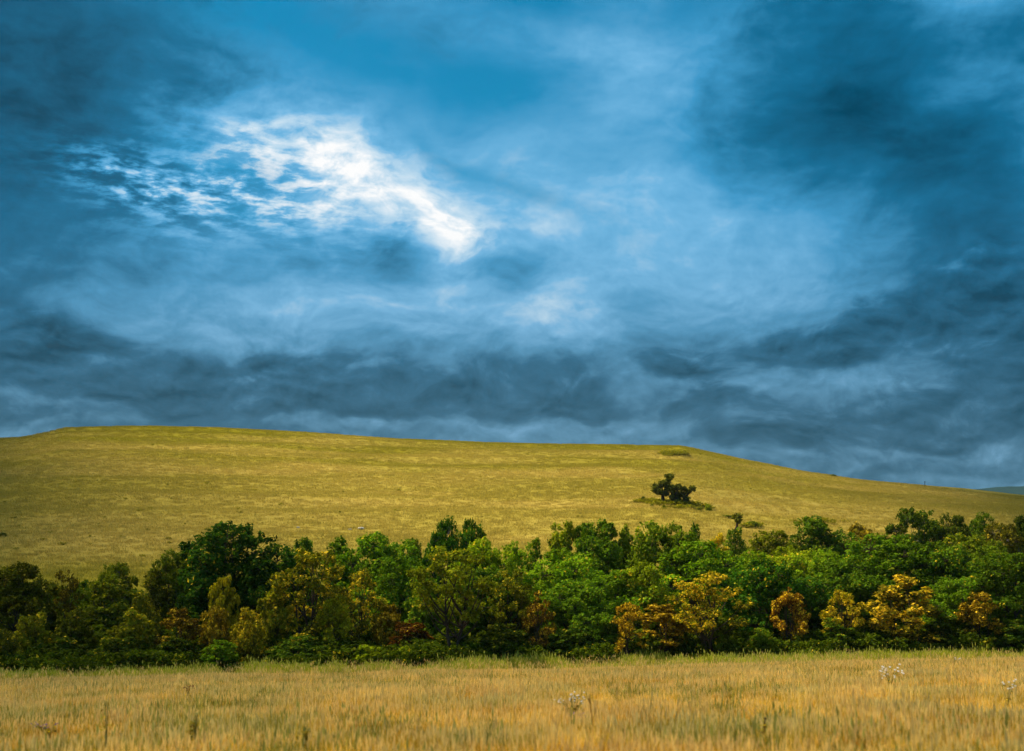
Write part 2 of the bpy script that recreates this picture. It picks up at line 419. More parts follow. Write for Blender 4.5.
# distant ridge to the right
m, k = material('hazed_ridge'); M_far = m
pos = k.n('ShaderNodeNewGeometry').outputs['Position']
c = k.ramp(k.noise(k.mapping(pos, scale=(1 / 300., 1 / 300., 1 / 60.)), 1.0, 5, .6), [(.35, (.012, .035, .04)), (.65, (.022, .050, .05))])  # blue of the haze put into the ridge colour
bs = k.n('ShaderNodeBsdfDiffuse'); k.set(bs.inputs[0], c); out_surf(k, bs.outputs[0])
D0 = 2900.
aa = np.linspace(.20, .75, 200); tt = np.linspace(0, 1, 40)
AA, TT = np.meshgrid(aa, tt, indexing='ij')
x, y, z = ray(1000, 486.5); E0 = z / math.hypot(x, y)
prof = np.sin(np.pi * np.clip(TT, 0, 1)) ** .6
RR = D0 - 700 + TT * 1400
top = D0 * (np.interp(aa, [.2, .31, .345, .36, .40, .5, .75], [E0 - .01, E0 - .003, E0 - .0012, E0 - .0002, E0 + .0004, E0 + .003, E0 - .02]))[:, None]
HZ = -35 + (top + 35 + 6 * (fbm(AA * 60, TT * 5, 3, 3) - .5)) * prof
hv = np.stack([RR * np.sin(AA), RR * np.cos(AA), HZ], -1).reshape(-1, 3)
i = np.arange(199)[:, None]; j = np.arange(39)[None, :]
hf = np.stack([i * 40 + j, i * 40 + j + 1, (i + 1) * 40 + j + 1, (i + 1) * 40 + j], -1).reshape(-1, 4)
hills = mesh_obj('distant_hills', hv, hf[:, ::-1], M_far, smooth=True); link(hills); hills['kind'] = 'structure'

# ------------------------------------------------------------------ scatter (grass and ground cover only)
def scatter(name, pts, scl, rot, idx, sources, label, extra_tilt=None):
    col = bpy.data.collections.new(name + '_sources')
    for s in sources: col.objects.link(s)
    me = bpy.data.meshes.new(name); me.vertices.add(len(pts)); me.vertices.foreach_set('co', np.asarray(pts, np.float32).ravel())
    for nm, ty, v in (('scl', 'FLOAT', scl), ('rotz', 'FLOAT', rot), ('pick', 'INT', idx)):
        at = me.attributes.new(nm, ty, 'POINT'); at.data.foreach_set('value', np.asarray(v, np.float32 if ty == 'FLOAT' else np.int32))
    o = bpy.data.objects.new(name, me); link(o)
    ng = bpy.data.node_groups.new(name + '_nodes', 'GeometryNodeTree')
    ng.interface.new_socket('Geometry', in_out='INPUT', socket_type='NodeSocketGeometry')
    ng.interface.new_socket('Geometry', in_out='OUTPUT', socket_type='NodeSocketGeometry')
    N = ng.nodes; Lk = ng.links
    gi = N.new('NodeGroupInput'); go = N.new('NodeGroupOutput')
    ci = N.new('GeometryNodeCollectionInfo'); ci.inputs[0].default_value = col
    ci.inputs['Separate Children'].default_value = True; ci.inputs['Reset Children'].default_value = True
    ip = N.new('GeometryNodeInstanceOnPoints'); ip.inputs['Pick Instance'].default_value = True
    def attr(nm, ty):
        a = N.new('GeometryNodeInputNamedAttribute'); a.data_type = ty; a.inputs[0].default_value = nm; return a.outputs[0]
    cx = N.new('ShaderNodeCombineXYZ'); Lk.new(attr('rotz', 'FLOAT'), cx.inputs[2])
    Lk.new(gi.outputs[0], ip.inputs['Points']); Lk.new(ci.outputs[0], ip.inputs['Instance'])
    Lk.new(attr('pick', 'INT'), ip.inputs['Instance Index']); Lk.new(cx.outputs[0], ip.inputs['Rotation'])
    Lk.new(attr('scl', 'FLOAT'), ip.inputs['Scale']); Lk.new(ip.outputs[0], go.inputs[0])
    md = o.modifiers.new('scatter', 'NODES'); md.node_group = ng
    o['kind'] = 'stuff'; o['label'] = label
    return o

def tuft(name, nb, rad, h0, h1, wid, lean, mat, heads=.15, seed=0, curve=.35):
    r = np.random.default_rng(seed)
    V = []; Fc = []; T = []
    bx = r.normal(0, rad * .5, nb); by = r.normal(0, rad * .5, nb)
    H = r.uniform(h0, h1, nb); az = r.uniform(0, 2 * np.pi, nb); ln = np.abs(r.normal(0, lean, nb)); fa = r.uniform(0, np.pi, nb)
    tn = r.uniform(.0, .9, nb)
    for i in range(nb):
        wx, wy = math.cos(fa[i]) * wid / 2, math.sin(fa[i]) * wid / 2
        lx, ly = math.cos(az[i]), math.sin(az[i])
        head = r.random() < heads
        pts = []
        for t in (0, .4, .75, 1.0):
            off = ln[i] * H[i] * (t * .6 + curve * t * t)
            pts.append((bx[i] + lx * off, by[i] + ly * off, H[i] * t * (1 - .12 * ln[i] * t) * (1.25 if head else 1)))
        ws = (1, .85, .5, .12)
        b = len(V)
        for p, q in zip(pts, ws):
            V.append((p[0] - wx * q, p[1] - wy * q, p[2])); V.append((p[0] + wx * q, p[1] + wy * q, p[2]))
        for s in range(3): Fc.append((b + 2 * s, b + 2 * s + 1, b + 2 * s + 3, b + 2 * s + 2)); T.append(tn[i])
        if head:
            p = pts[-1]; hw = wid * 1.5; hl = .12 * r.uniform(.7, 1.4); b = len(V)
            V += [(p[0] - hw * math.cos(fa[i]), p[1] - hw * math.sin(fa[i]), p[2]), (p[0], p[1], p[2] - hl * .6), (p[0] + hw * math.cos(fa[i]), p[1] + hw * math.sin(fa[i]), p[2]), (p[0] + lx * .02, p[1] + ly * .02, p[2] + hl)]
            Fc.append((b, b + 1, b + 2, b + 3)); T.append(.97)
    return mesh_obj(name, V, Fc, mat, attrs={'tint': T})

def fan_points(n, r0, r1, u0=-.44, u1=.44, seed=1, bias=2.0):
    r = np.random.default_rng(seed)
    y = (r.uniform(r0 ** bias, r1 ** bias, n)) ** (1 / bias); x = r.uniform(-1, 1, n) * (u1 * y + 11)
    return x, y

# belt front line in metres from the camera row
def belt_front(x): return 113.5 + 1.5 * np.sin(np.asarray(x) * .21) + 1.0 * np.sin(np.asarray(x) * .57 + 1)

srcs = [tuft('grass_patch', 230, .5, .10, .34, .010, .9, M_grass, .08, 100 + s) for s in range(7)]
x, y = fan_points(37000, 13, 116, seed=3, bias=1.9)
keep = y < belt_front(x) - 5.0 + 2 * fbm(x / 2, y / 2, 4, 2); x, y = x[keep], y[keep]
hmap = .8 * (.45 + 1.2 * fbm(x / 3, y / 6, 77, 4)) * np.where(y > 104, .7, 1)
scatter('dry_grass', np.stack([x, y, terrain(x, y) - .03], -1), hmap * rng.uniform(.8, 1.15, len(x)), rng.uniform(0, 6.28, len(x)), rng.integers(0, 7, len(x)), srcs,
        'dry golden prairie grass filling the foreground field')
# tall single seed stalks standing above the rest
srcs = [tuft('seed_stalk', 6, .5, .5, .9, .008, .16, M_grass, .8, 300 + s) for s in range(5)]
x, y = fan_points(6000, 14, 112, seed=13, bias=1.8)
kp_ = y < 96; x, y = x[kp_], y[kp_]
scatter('seed_stalks', np.stack([x, y, terrain(x, y) - .03], -1), rng.uniform(.7, 1.15, len(x)), rng.uniform(0, 6.28, len(x)), rng.integers(0, 5, len(x)), srcs,
        'thin tan seed stalks standing above the foreground grass')
# green grass fringe in front of the belt, with patches reaching into the field
srcs = [tuft('green_patch', 110, .5, .3, .75, .02, .4, M_green, .05, 400 + s) for s in range(5)]
x = rng.uniform(-52, 52, 5000); y = belt_front(x) - 2.2 + rng.normal(0, 1.1, len(x))
sc_ = rng.uniform(.6, 1.25, len(x)) * np.clip(2.2 * fbm(x / 2.5, y / 2, 91, 3) - .25, .3, 1.4)
scatter('green_grass', np.stack([x, y, terrain(x, y) - .03], -1), sc_, rng.uniform(0, 6.28, len(x)), rng.integers(0, 5, len(x)), srcs,
        'green grass fringe along the foot of the tree belt')
# small olive tufts among the dry grass
srcs = [tuft('olive_patch', 90, .35, .14, .42, .016, .6, M_olive, .02, 450 + s) for s in range(4)]
x, y = fan_points(12000, 14, 110, seed=23, bias=1.7); kk = fbm(x / 5, y / 8, 55, 4) + rng.normal(0, .06, len(x)) > .56; x, y = x[kk], y[kk]
scatter('olive_grass', np.stack([x, y, terrain(x, y) - .03], -1), rng.uniform(.4, 1.15, len(x)), rng.uniform(0, 6.28, len(x)), rng.integers(0, 4, len(x)), srcs,
        'small olive green tufts among the dry foreground grass')
# hillside grass
srcs = [tuft('hill_tuft', 26, .8, .16, .36, .06, .8, M_hillgrass, .0, 500 + s) for s in range(6)]
x, y = fan_points(130000, 138, 500, seed=33, bias=1.7)
keep = np.hypot(x, y) < crest_D(np.arctan2(x, y)) + 12; x, y = x[keep], y[keep]
scatter('hill_grass', np.stack([x, y, terrain(x, y) - .05], -1), rng.uniform(.6, 1.5, len(x)), rng.uniform(0, 6.28, len(x)), rng.integers(0, 6, len(x)), srcs,
        'short golden and green grass covering the flat topped hill')

# ------------------------------------------------------------------ trees
def unit(v): return v / (np.linalg.norm(v, axis=-1, keepdims=True) + 1e-9)

def leaves_mesh(name, centers, radii, tints, per, size, r, mat, flat=.75, aspect=1.7, droop=0.):
    """clumps of small bent leaves around the given centres"""
    n = len(centers) * per
    c = np.repeat(centers, per, 0); rad = np.repeat(radii, per); tt = np.repeat(tints, per)
    d = unit(r.normal(size=(n, 3))); rr = r.uniform(.15, 1, n) ** .6
    p = c + d * (rad * rr)[:, None] * np.array([1, 1, flat])
    nrm = unit(d * .7 + np.array([0, 0, .75]) + r.normal(0, .55, (n, 3)))
    t = unit(np.cross(nrm, r.normal(size=(n, 3)))); t[:, 2] -= droop; t = unit(t); b = np.cross(nrm, t)
    s = size * r.uniform(.65, 1.35, n)[:, None]
    l = t * s * .5 * aspect; wd = b * s * .5
    V = np.stack([p - l, p + wd - nrm * s * .08, p + l, p - wd - nrm * s * .08], 1).reshape(-1, 3)
    Fc = np.arange(n * 4).reshape(-1, 4)
    return mesh_obj(name, V, Fc, mat, attrs={'tint': np.clip(tt + r.normal(0, .08, n), 0, 1), 'leaf': r.uniform(0, 1, n)})

class Tubes:
    def __init__(s): s.V = []; s.F = []
    def add(s, pts, radii, sides=6):
        pts = [np.asarray(p, float) for p in pts]; b = len(s.V)
        for i, p in enumerate(pts):
            d = pts[min(i + 1, len(pts) - 1)] - pts[max(i - 1, 0)]; d = d / (np.linalg.norm(d) + 1e-9)
            a = np.cross(d, [.3, .9, .1]); a /= np.linalg.norm(a) + 1e-9; c = np.cross(d, a)
            for q in range(sides):
                an = 2 * math.pi * q / sides
                s.V.append(p + (a * math.cos(an) + c * math.sin(an)) * radii[i])
        for i in range(len(pts) - 1):
            for q in range(sides):
                s.F.append((b + i * sides + q, b + i * sides + (q + 1) % sides, b + (i + 1) * sides + (q + 1) % sides, b + (i + 1) * sides + q))

def bez(a, b, c, n=6):
    return [(1 - t) ** 2 * a + 2 * t * (1 - t) * b + t * t * c for t in np.linspace(0, 1, n)]

def archetype(kind, seed):
    """returns (trunk object, crown object, nominal width, nominal height); both unlinked"""
    r = np.random.default_rng(seed)
    T = Tubes()
    P = dict(
        dense=dict(w=8, h=9, n=22, t0=.20, lob=(.13, .23), cl=40, per=22, cr=.50, leaf=.17, prof=lambda t: math.sin(math.pi * (t * .86 + .12)) ** .55, stems=2, tr=.22, flat=.8, bark=M_bark),
        umbrella=dict(w=8, h=8, n=22, t0=.42, lob=(.13, .20), cl=30, per=22, cr=.45, leaf=.17, prof=lambda t: math.sin(math.pi * (t * .7 + .28)) ** .6, stems=2, tr=.2, flat=.65, bark=M_pbark),
        open=dict(w=8, h=9, n=26, t0=.38, lob=(.07, .12), cl=14, per=16, cr=.42, leaf=.16, prof=lambda t: math.sin(math.pi * (t * .75 + .2)) ** .6, stems=2, tr=.2, flat=.7, bark=M_bark),
        feather=dict(w=5, h=8, n=20, t0=.15, lob=(.10, .15), cl=20, per=20, cr=.36, leaf=.15, prof=lambda t: math.sin(math.pi * (t * .8 + .12)) ** .8, stems=4, tr=.12, flat=1.5, bark=M_bark),
        column=dict(w=2.2, h=7, n=26, t0=.2, lob=(.15, .23), cl=16, per=18, cr=.30, leaf=.14, prof=lambda t: math.sin(math.pi * (t * .8 + .14)) ** .8, stems=1, tr=.12, flat=1.6, bark=M_bark),
        sparse=dict(w=6, h=7.5, n=30, t0=.20, lob=(.06, .10), cl=10, per=13, cr=.36, leaf=.15, prof=lambda t: math.sin(math.pi * (t * .8 + .14)) ** .7, stems=4, tr=.12, flat=.9, bark=M_bark),
        bush=dict(w=4.5, h=4.2, n=22, t0=.06, lob=(.13, .20), cl=20, per=20, cr=.36, leaf=.15, prof=lambda t: math.cos(math.pi * t * .5) ** .5, stems=5, tr=.07, flat=.85, bark=M_bark),
        vase=dict(w=3.2, h=8, n=22, t0=.35, lob=(.11, .17), cl=20, per=18, cr=.30, leaf=.14, prof=lambda t: .35 + .65 * t, stems=4, tr=.09, flat=1.7, bark=M_bark),
        wispy=dict(w=4.0, h=5.0, n=24, t0=.12, lob=(.07, .11), cl=14, per=15, cr=.28, leaf=.13, prof=lambda t: math.sin(math.pi * (t * .75 + .2)) ** .7, stems=5, tr=.07, flat=1.1, bark=M_bark),
    )[kind]
    w_, h_ = P['w'], P['h']
    lobes = []
    tries = 0
    while len(lobes) < P['n'] and tries < 4000:
        tries += 1
        t = r.uniform(0, 1) ** .85; rad = P['prof'](t) * .5 * w_
        a = r.uniform(0, 2 * math.pi); q = math.sqrt(r.uniform(.12, 1)) * .80
        lr = r.uniform(*P['lob']) * (w_ if kind != 'column' else w_ * 1.2)
        c = np.array([math.cos(a) * rad * q, math.sin(a) * rad * q, h_ * (P['t0'] + (1 - P['t0']) * t * .93)])
        c[2] = min(c[2], h_ - lr * .6)
        if all(np.linalg.norm(c - l[0]) > (.30 if kind == 'column' else .74) * (lr + l[1]) for l in lobes): lobes.append((c, lr))
        if tries % 600 == 0: P['lob'] = (P['lob'][0] * .9, P['lob'][1] * .9)
    # trunk stems
    stems = []
    for s in range(P['stems']):
        a = r.uniform(0, 6.28); sp = r.uniform(.05, .22) * w_ * (0 if P['stems'] == 1 else 1)
        base = np.array([math.cos(a) * .12 * s, math.sin(a) * .12 * s, -.3])
        fork = base + np.array([math.cos(a) * sp * .3, math.sin(a) * sp * .3, h_ * P['t0'] * r.uniform(.7, 1.1) + .5])
        tip = np.array([math.cos(a) * sp, math.sin(a) * sp, h_ * r.uniform(.7, .85)])
        pts = bez(base, fork, tip, 9)
        pts = [p + (r.normal(0, .07, 3) if 0 < i_ < 8 else 0) for i_, p in enumerate(pts)]
        rr = P['tr'] * r.uniform(.7, 1.0)
        T.add(pts, [rr * (1.35 if i_ == 0 else 1) * (1 - .8 * i_ / 8) for i_ in range(9)], 7)
        stems.append(pts)
    cen = []; rad = []; tin = []
    for c, lr in lobes:
        st = stems[r.integers(len(stems))]
        zs = [abs(p[2] - max(.2, (c[2] - lr) * .62)) for p in st]; s0 = st[int(np.argmin(zs))]
        mid = (s0 + c) / 2 + np.array([0, 0, -.08 * h_]) + r.normal(0, .12, 3)
        T.add(bez(s0, mid, c, 5), [P['tr'] * .38, P['tr'] * .32, P['tr'] * .24, P['tr'] * .17, P['tr'] * .1], 5)
        lt = r.uniform(.25, .75)
        for _ in range(P['cl']):
            d = unit(r.normal(size=3)); d[2] = d[2] * .8 + .18
            cc = c + d * lr * r.uniform(.75, 1.1) * np.array([1, 1, P['flat']])
            cen.append(cc); rad.append(P['cr'] * r.uniform(.6, 1.15)); tin.append(lt + r.uniform(-.25, .25))
            if r.random() < .35: T.add([c, (c + cc) / 2 + r.normal(0, .05, 3), cc], [P['tr'] * .1, P['tr'] * .07, .012], 4)
    cen = np.array(cen)
    crown = leaves_mesh('crown', cen, np.array(rad), np.array(tin), P['per'], P['leaf'], r, M_leaf, flat=.7)
    trunk = mesh_obj('trunk', np.array(T.V), np.array(T.F), P['bark'], smooth=True)
    ext = cen[:, 2].max() + .25
    wid = np.percentile(np.abs(cen[:, 0]), 98) * 2 + .5
    return trunk, crown, wid, ext

ARCH = {}
for kind, ns in (('dense', 4), ('umbrella', 2), ('open', 3), ('feather', 3), ('vase', 4), ('sparse', 3), ('bush', 4), ('wispy', 3)):
    ARCH[kind] = [archetype(kind, 1000 + hash_ * 37 + len(kind) * 11) for hash_ in range(ns)]
cnt = {}

def place(name, cat, label, kind, px, top, wpx, Y, col, autumn=0., group=None, base=None, rot=None, mir=1):
    """a tree or bush whose crown reaches picture height TOP when standing Y metres away; returns its Empty"""
    x, y, z = ray(px, top)
    X_ = x / y * Y
    g = tz(X_, Y) if base is None else base
    H = max(z / y * Y - g, .5)
    W_ = wpx / F * Y
    if kind == 'dense': W_ = max(W_, min(.85 * H, 1.35 * W_))
    i = cnt.get(kind, 0); cnt[kind] = i + 1
    tr, cr, w0, h0 = ARCH[kind][i % len(ARCH[kind])]
    e = bpy.data.objects.new(name, None); e.empty_display_size = .5; link(e)
    e.location = (X_, Y, g); e.scale = (W_ / w0 * mir, W_ / w0, H / h0); e.rotation_euler = (0, 0, random.uniform(0, 6.28) if rot is None else rot)
    e['label'] = label; e['category'] = cat
    if group: e['group'] = group
    t = tr.copy(); t.name = 'trunk' if name.endswith('tree') else 'stem'; t.parent = e; link(t)
    c = cr.copy(); c.name = 'crown' if name.endswith('tree') else 'foliage'; c.parent = e; c.color = (*col, autumn); link(c)
    return e

DK = (.018, .034, .009); DG = (.028, .060, .010); MG = (.052, .092, .010); LG = (.088, .135, .012); OL = (.062, .078, .012)  # DK: deep shade at the belt foot put into the fillers' leaf colour
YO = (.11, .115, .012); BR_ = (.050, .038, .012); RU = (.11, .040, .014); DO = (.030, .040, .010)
G = 'trees and bushes of the belt at the foot of the hill'
# name, category, label, archetype, px, top row, width px, distance, colour, share of golden leaves
TREES = [
 ('round_tree','tree','dark olive round tree at the left end of the belt','dense',18,561,68,124,DO,0),
 ('small_tree','tree','small dark brownish tree just right of the leftmost round tree','open',66,568,34,128,(.035,.032,.012),.1),
 ('shrub','shrub','dull olive shrub in the front row below the leftmost round tree','bush',34,611,46,118,OL,.18),
 ('shrub','shrub','low dark shrub at the far left corner of the belt','bush',4,628,40,117,DO,.05),
 ('shrub','shrub','dark green shrub between the leftmost olive shrub and the red brown one','bush',74,606,46,119,DO,0),
 ('flat_topped_tree','tree','pale olive flat topped tree at the back, left of the big dark tree','umbrella',116,561,44,138,(.05,.07,.012),0),
 ('round_tree','tree','mid green feathery tree below the pale flat topped one at left','feather',110,573,58,127,(.042,.062,.012),.05),
 ('upright_tree','tree','narrow dark tree standing in front of the back row at left','feather',154,567,36,129,DO,.06),
 ('small_tree','tree','low olive tree behind, touching the left shoulder of the big dark tree','dense',178,548,42,139,(.035,.055,.012),0),
 ('big_tree','tree','biggest tree of the left half, very dark green and billowy','dense',233,521,82,130,(.011,.034,.010),0),
 ('round_tree','tree','dark green tree joined to the right side of the biggest left tree','dense',282,543,60,131,(.014,.046,.011),0),
 ('round_tree','tree','dark tree filling the gap under the biggest left tree','dense',262,570,52,127,(.016,.044,.010),0),
 ('shrub','shrub','yellow green bright topped shrub below the biggest dark tree','bush',224,574,42,124,YO,.12),
 ('shrub','shrub','brown tinged round bush below the yellow green shrub','bush',216,604,40,120,(.075,.065,.014),.30),
 ('shrub','shrub','gold speckled olive bush left of the sparse yellow tree, in the front row','bush',250,606,40,118,(.08,.085,.012),.45),
 ('shrub','shrub','wide olive bush in the front row between the red brown bush and left trees','bush',132,607,56,119,OL,.15),
 ('shrub','shrub','red brown wispy bush in the front row left of the gold speckled bush','wispy',180,606,44,119,BR_,.35),
 ('shrub','shrub','small bright green bush at the grass edge under the gold speckled bush','bush',222,639,44,115.6,(.045,.095,.012),0),
 ('shrub','shrub','blackish bush at the grass edge under the wide olive bush','bush',120,636,56,116.5,DK,0),
 ('shrub','shrub','olive bush at the left between the mid green feathery tree and the narrow dark tree','bush',145,590,40,124,(.05,.06,.012),.12),
 ('yellowing_tree','tree','sparse yellow leaved tree with dark forking branches, tallest of the yellow ones at left','sparse',312,546,84,121,(.055,.070,.012),.48),
 ('yellowing_tree','tree','smaller sparse orange speckled tree right of the tall sparse yellow one','sparse',360,566,52,121.5,(.055,.070,.012),.52),
 ('upright_shrub','shrub','yellow green upright shrub between the two sparse yellow trees','feather',335,592,36,118.5,(.085,.11,.012),.12),
 ('upright_shrub','shrub','pale olive upright shrub on the left flank of the tall sparse yellow tree','feather',276,576,34,121,(.07,.09,.012),.15),
 ('round_tree','tree','mid green tree in the back row above the tall sparse yellow tree','feather',302,536,44,140,(.032,.070,.012),0),
 ('round_tree','tree','light green fine leaved tree, first of three in the back row left of centre','feather',343,533,46,141,(.040,.085,.012),0),
 ('round_tree','tree','light green fine leaved tree, widest of three in the back row left of centre','dense',378,531,66,139,(.038,.085,.011),0),
 ('round_tree','tree','mid green tree with layered foliage above the red brown bush near centre','dense',398,556,58,130,(.030,.080,.011),.03),
 ('small_tree','tree','small tree at the back against the hill left of the dark flat crown','dense',412,537,26,143,(.030,.055,.010),0),
 ('dark_crowned_tree','tree','dark flat topped crown highest near the centre, against the golden hill','umbrella',446,515,46,138,(.014,.046,.010),0),
 ('dark_crowned_tree','tree','smaller dark crown joined to the right of the highest central crown','dense',470,517,32,139,(.016,.050,.010),0),
 ('olive_tree','tree','open olive tree with a leaning black trunk and fork visible down to the grass','open',452,544,92,115.4,(.055,.080,.012),.10),
 ('shrub','shrub','soft mid green shrub left of the black forked trunk','bush',422,586,46,122,(.036,.080,.014),0),
 ('shrub','shrub','dark red brown bush at the grass edge left of the black forked trunk','wispy',414,618,56,118,(.038,.018,.010),.10),
 ('shrub','shrub','brown olive bush between the orange speckled tree and the red brown bush','bush',390,602,42,120,(.065,.058,.013),.22),
 ('shrub','shrub','bright green low bush at the grass edge below the orange speckled tree','bush',368,644,36,115.5,LG,0),
 ('shrub','shrub','pale green small bush at the grass edge left of the black trunk base','bush',403,645,22,115.2,LG,0),
 ('shrub','shrub','dark green low bush at the grass edge under the tall sparse yellow tree','bush',300,634,66,116.6,(.025,.055,.012),0),
 ('round_tree','tree','yellow green topped tree directly right of the open olive tree','dense',484,536,50,128,(.065,.110,.011),.08),
 ('round_tree','tree','dark tree mass right of the black forked trunk','dense',490,568,54,123,(.018,.046,.010),.04),
 ('upright_tree','tree','feathery tree with lime tips, left one of the pair right of the olive tree','feather',514,539,34,134,(.060,.115,.012),.06),
 ('upright_tree','tree','feathery tree with plain green top, right one of the pair right of the olive tree','feather',533,536,28,136,(.045,.090,.012),0),
 ('olive_tree','tree','open dark olive tree in the front row between black trunk and rusty sapling','open',508,568,52,120,(.045,.060,.012),.14),
 ('slender_tree','tree','thin pale green spire rising alone left of the three central spires','vase',562,519,30,137,(.065,.095,.014),0),
 ('slender_tree','tree','left spire of the three that rise above the dark central tree','vase',586,520,22,137,(.030,.070,.012),0),
 ('slender_tree','tree','middle and tallest spire of the three above the dark central tree','vase',601,516,30,138,(.030,.072,.012),0),
 ('slender_tree','tree','right pale spire of the three above the dark central tree','vase',621,524,24,137,(.055,.090,.014),0),
 ('round_tree','tree','dark green tree under the three central spires','dense',598,534,58,134,(.024,.066,.011),0),
 ('round_tree','tree','broad light green tree below the lone pale green spire','dense',564,547,72,127,(.050,.105,.012),.03),
 ('rusty_sapling','sapling','rust brown sparse sapling left of the soft green trees at centre','sparse',538,590,34,118,(.05,.035,.012),.42),
 ('round_tree','tree','large soft green tree in the front row right of the rusty sapling','dense',576,578,68,121,(.034,.085,.013),0),
 ('round_tree','tree','soft green tree overlapping the right side of the large front row green tree','dense',612,569,58,123,(.040,.098,.014),0),
 ('round_tree','tree','mid green low tree left of the small orange tree','dense',600,600,46,118.5,(.034,.085,.013),0),
 ('orange_sapling','sapling','small orange topped tree with a thin dark trunk, right of the soft green trees','sparse',628,601,38,115.4,(.10,.075,.014),.62),
 ('shrub','shrub','dark shrub at the grass edge left of centre beneath the open dark olive tree','bush',505,622,60,117,DK,.04),
 ('round_tree','tree','yellow green tree between the soft green trees and the gold crowned tree','dense',640,560,54,124,(.065,.105,.012),.14),
 ('round_tree','tree','olive green tree whose top stands against the hill below the hill oaks','dense',661,519,60,136,(.036,.066,.011),.03),
 ('upright_tree','tree','small tree with spiky top right beside the tree below the hill oaks','feather',690,520,34,137,(.028,.065,.011),0),
 ('yellow_shrub','shrub','pale yellow crown patch at the back just left of the tiny round topped tree','wispy',716,530,36,139,(.14,.14,.02),.70),
 ('shrub','shrub','small green bush under the tiny round topped tree','bush',735,526,26,188,(.040,.075,.012),0),
 ('round_tree','tree','broad lime green tree behind the gold crowned tree','dense',698,540,78,130,(.048,.105,.012),.02),
 ('round_tree','tree','broad lime green tree right of the pale yellow patch, in the back row','dense',745,549,54,133,(.050,.100,.012),.04),
 ('gold_crowned_tree','tree','gold crowned tree with a dark crooked trunk in the front row, right of centre','open',708,570,74,115.6,(.060,.078,.012),.64),
 ('shrub','shrub','brown olive bush left of the gold crowned tree trunk','wispy',662,602,62,118,(.070,.058,.014),.32),
 ('round_tree','tree','very dark glossy green tree right of the gold crowned tree','dense',762,558,64,121,(.013,.046,.010),0),
 ('round_tree','tree','very dark green tree behind the rust orange shrub','dense',802,575,52,122,(.014,.044,.010),0),
 ('orange_shrub','shrub','rust orange shrub slanting down to the right, between two very dark trees','wispy',788,585,42,117,(.075,.045,.014),.58),
 ('shrub','shrub','low green bush at the grass edge beneath the very dark glossy tree','bush',760,627,38,115.8,(.034,.068,.012),0),
 ('yellow_shrub','shrub','yellow green speckled small tree between rust orange shrub and the brightest gold tree','sparse',843,588,46,117.5,(.10,.105,.012),.48),
 ('shrub','shrub','feathery green bush below the yellow green speckled small tree','feather',834,617,36,116.5,(.035,.070,.012),.04),
 ('round_tree','tree','low tree at the back under the hillside, first right of the tiny round topped tree','dense',772,529,46,150,(.050,.070,.012),.10),
 ('round_tree','tree','dark green rounded tree at the back, right of the tiny round topped tree','dense',818,514,54,158,(.022,.055,.011),0),
 ('round_tree','tree','yellow green tree below the back row dark rounded tree','dense',788,545,62,138,(.070,.110,.012),.10),
 ('shrub','shrub','reddish brown thicket at the back between two dark back row crowns','bush',862,521,62,160,(.050,.045,.012),.06),
 ('round_tree','tree','bright green tree left of the widest dark billowy crown','dense',822,548,52,134,(.052,.100,.012),0),
 ('big_tree','tree','widest billowy crown of the right half, behind the brightest gold tree','dense',886,533,104,136,(.026,.072,.010),.0),
 ('round_tree','tree','rounded dark green tree in front of and left of the widest billowy crown','dense',850,553,90,126,(.022,.062,.010),0),
 ('round_tree','tree','dark green tree right of the widest billowy crown','dense',938,540,66,134,(.020,.060,.010),0),
 ('gold_tree','tree','brightest gold orange tree at the right, bushy down to the grass','wispy',902,572,78,117.5,(.055,.060,.014),.66),
 ('round_tree','tree','smooth mid green round tree right of the brightest gold tree','dense',956,576,48,120,(.038,.085,.012),0),
 ('orange_shrub','shrub','orange brown shrub in front of the rightmost dark tree','wispy',978,590,44,117,(.06,.050,.014),.52),
 ('round_tree','tree','dark green tree filling the right end of the front row','dense',1008,552,70,121,(.020,.056,.010),.03),
 ('shrub','shrub','dark bush at the right end of the grass edge','bush',1012,618,50,116,(.020,.045,.010),0),
 ('grey_stemmed_tree','tree','dark tree with pale grey stems highest at the right, against the hill','umbrella',916,507,60,165,(.022,.045,.010),0),
 ('grey_stemmed_tree','tree','low dark tree with pale stems right of the highest right hand tree','umbrella',952,512,44,164,(.024,.042,.012),0),
 ('round_tree','tree','green topped tree at the back right, between low dark crowns','dense',978,511,32,166,(.032,.066,.011),0),
 ('round_tree','tree','dull brownish green thicket tree near the right end of the back row','umbrella',1000,521,48,160,(.040,.045,.013),.06),
 ('round_tree','tree','dark tree cut by the right edge of the picture, at the back','dense',1024,514,32,164,(.020,.038,.010),0),
 ('round_tree','tree','olive tree under the grey stemmed trees at right','dense',968,532,66,150,(.040,.064,.011),.05),
 ('round_tree','tree','green tree above the orange brown shrub near the right end','dense',990,545,48,138,(.034,.066,.010),0),
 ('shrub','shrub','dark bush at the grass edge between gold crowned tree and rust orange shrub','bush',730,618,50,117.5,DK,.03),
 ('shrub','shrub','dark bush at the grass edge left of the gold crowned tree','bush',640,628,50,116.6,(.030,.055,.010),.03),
 ('shrub','shrub','shadowed bush at the grass edge under the large soft green tree','bush',580,625,64,117,(.018,.040,.010),.0),  # shade under the trees put into this leaf colour
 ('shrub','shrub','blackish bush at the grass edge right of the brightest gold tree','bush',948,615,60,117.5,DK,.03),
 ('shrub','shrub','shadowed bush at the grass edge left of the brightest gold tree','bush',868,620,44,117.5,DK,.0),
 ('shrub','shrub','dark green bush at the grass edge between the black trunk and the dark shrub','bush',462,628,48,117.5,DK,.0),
 ('shrub','shrub','dim bush at the grass edge near the left end of the belt','bush',60,636,60,116.5,DK,.02),
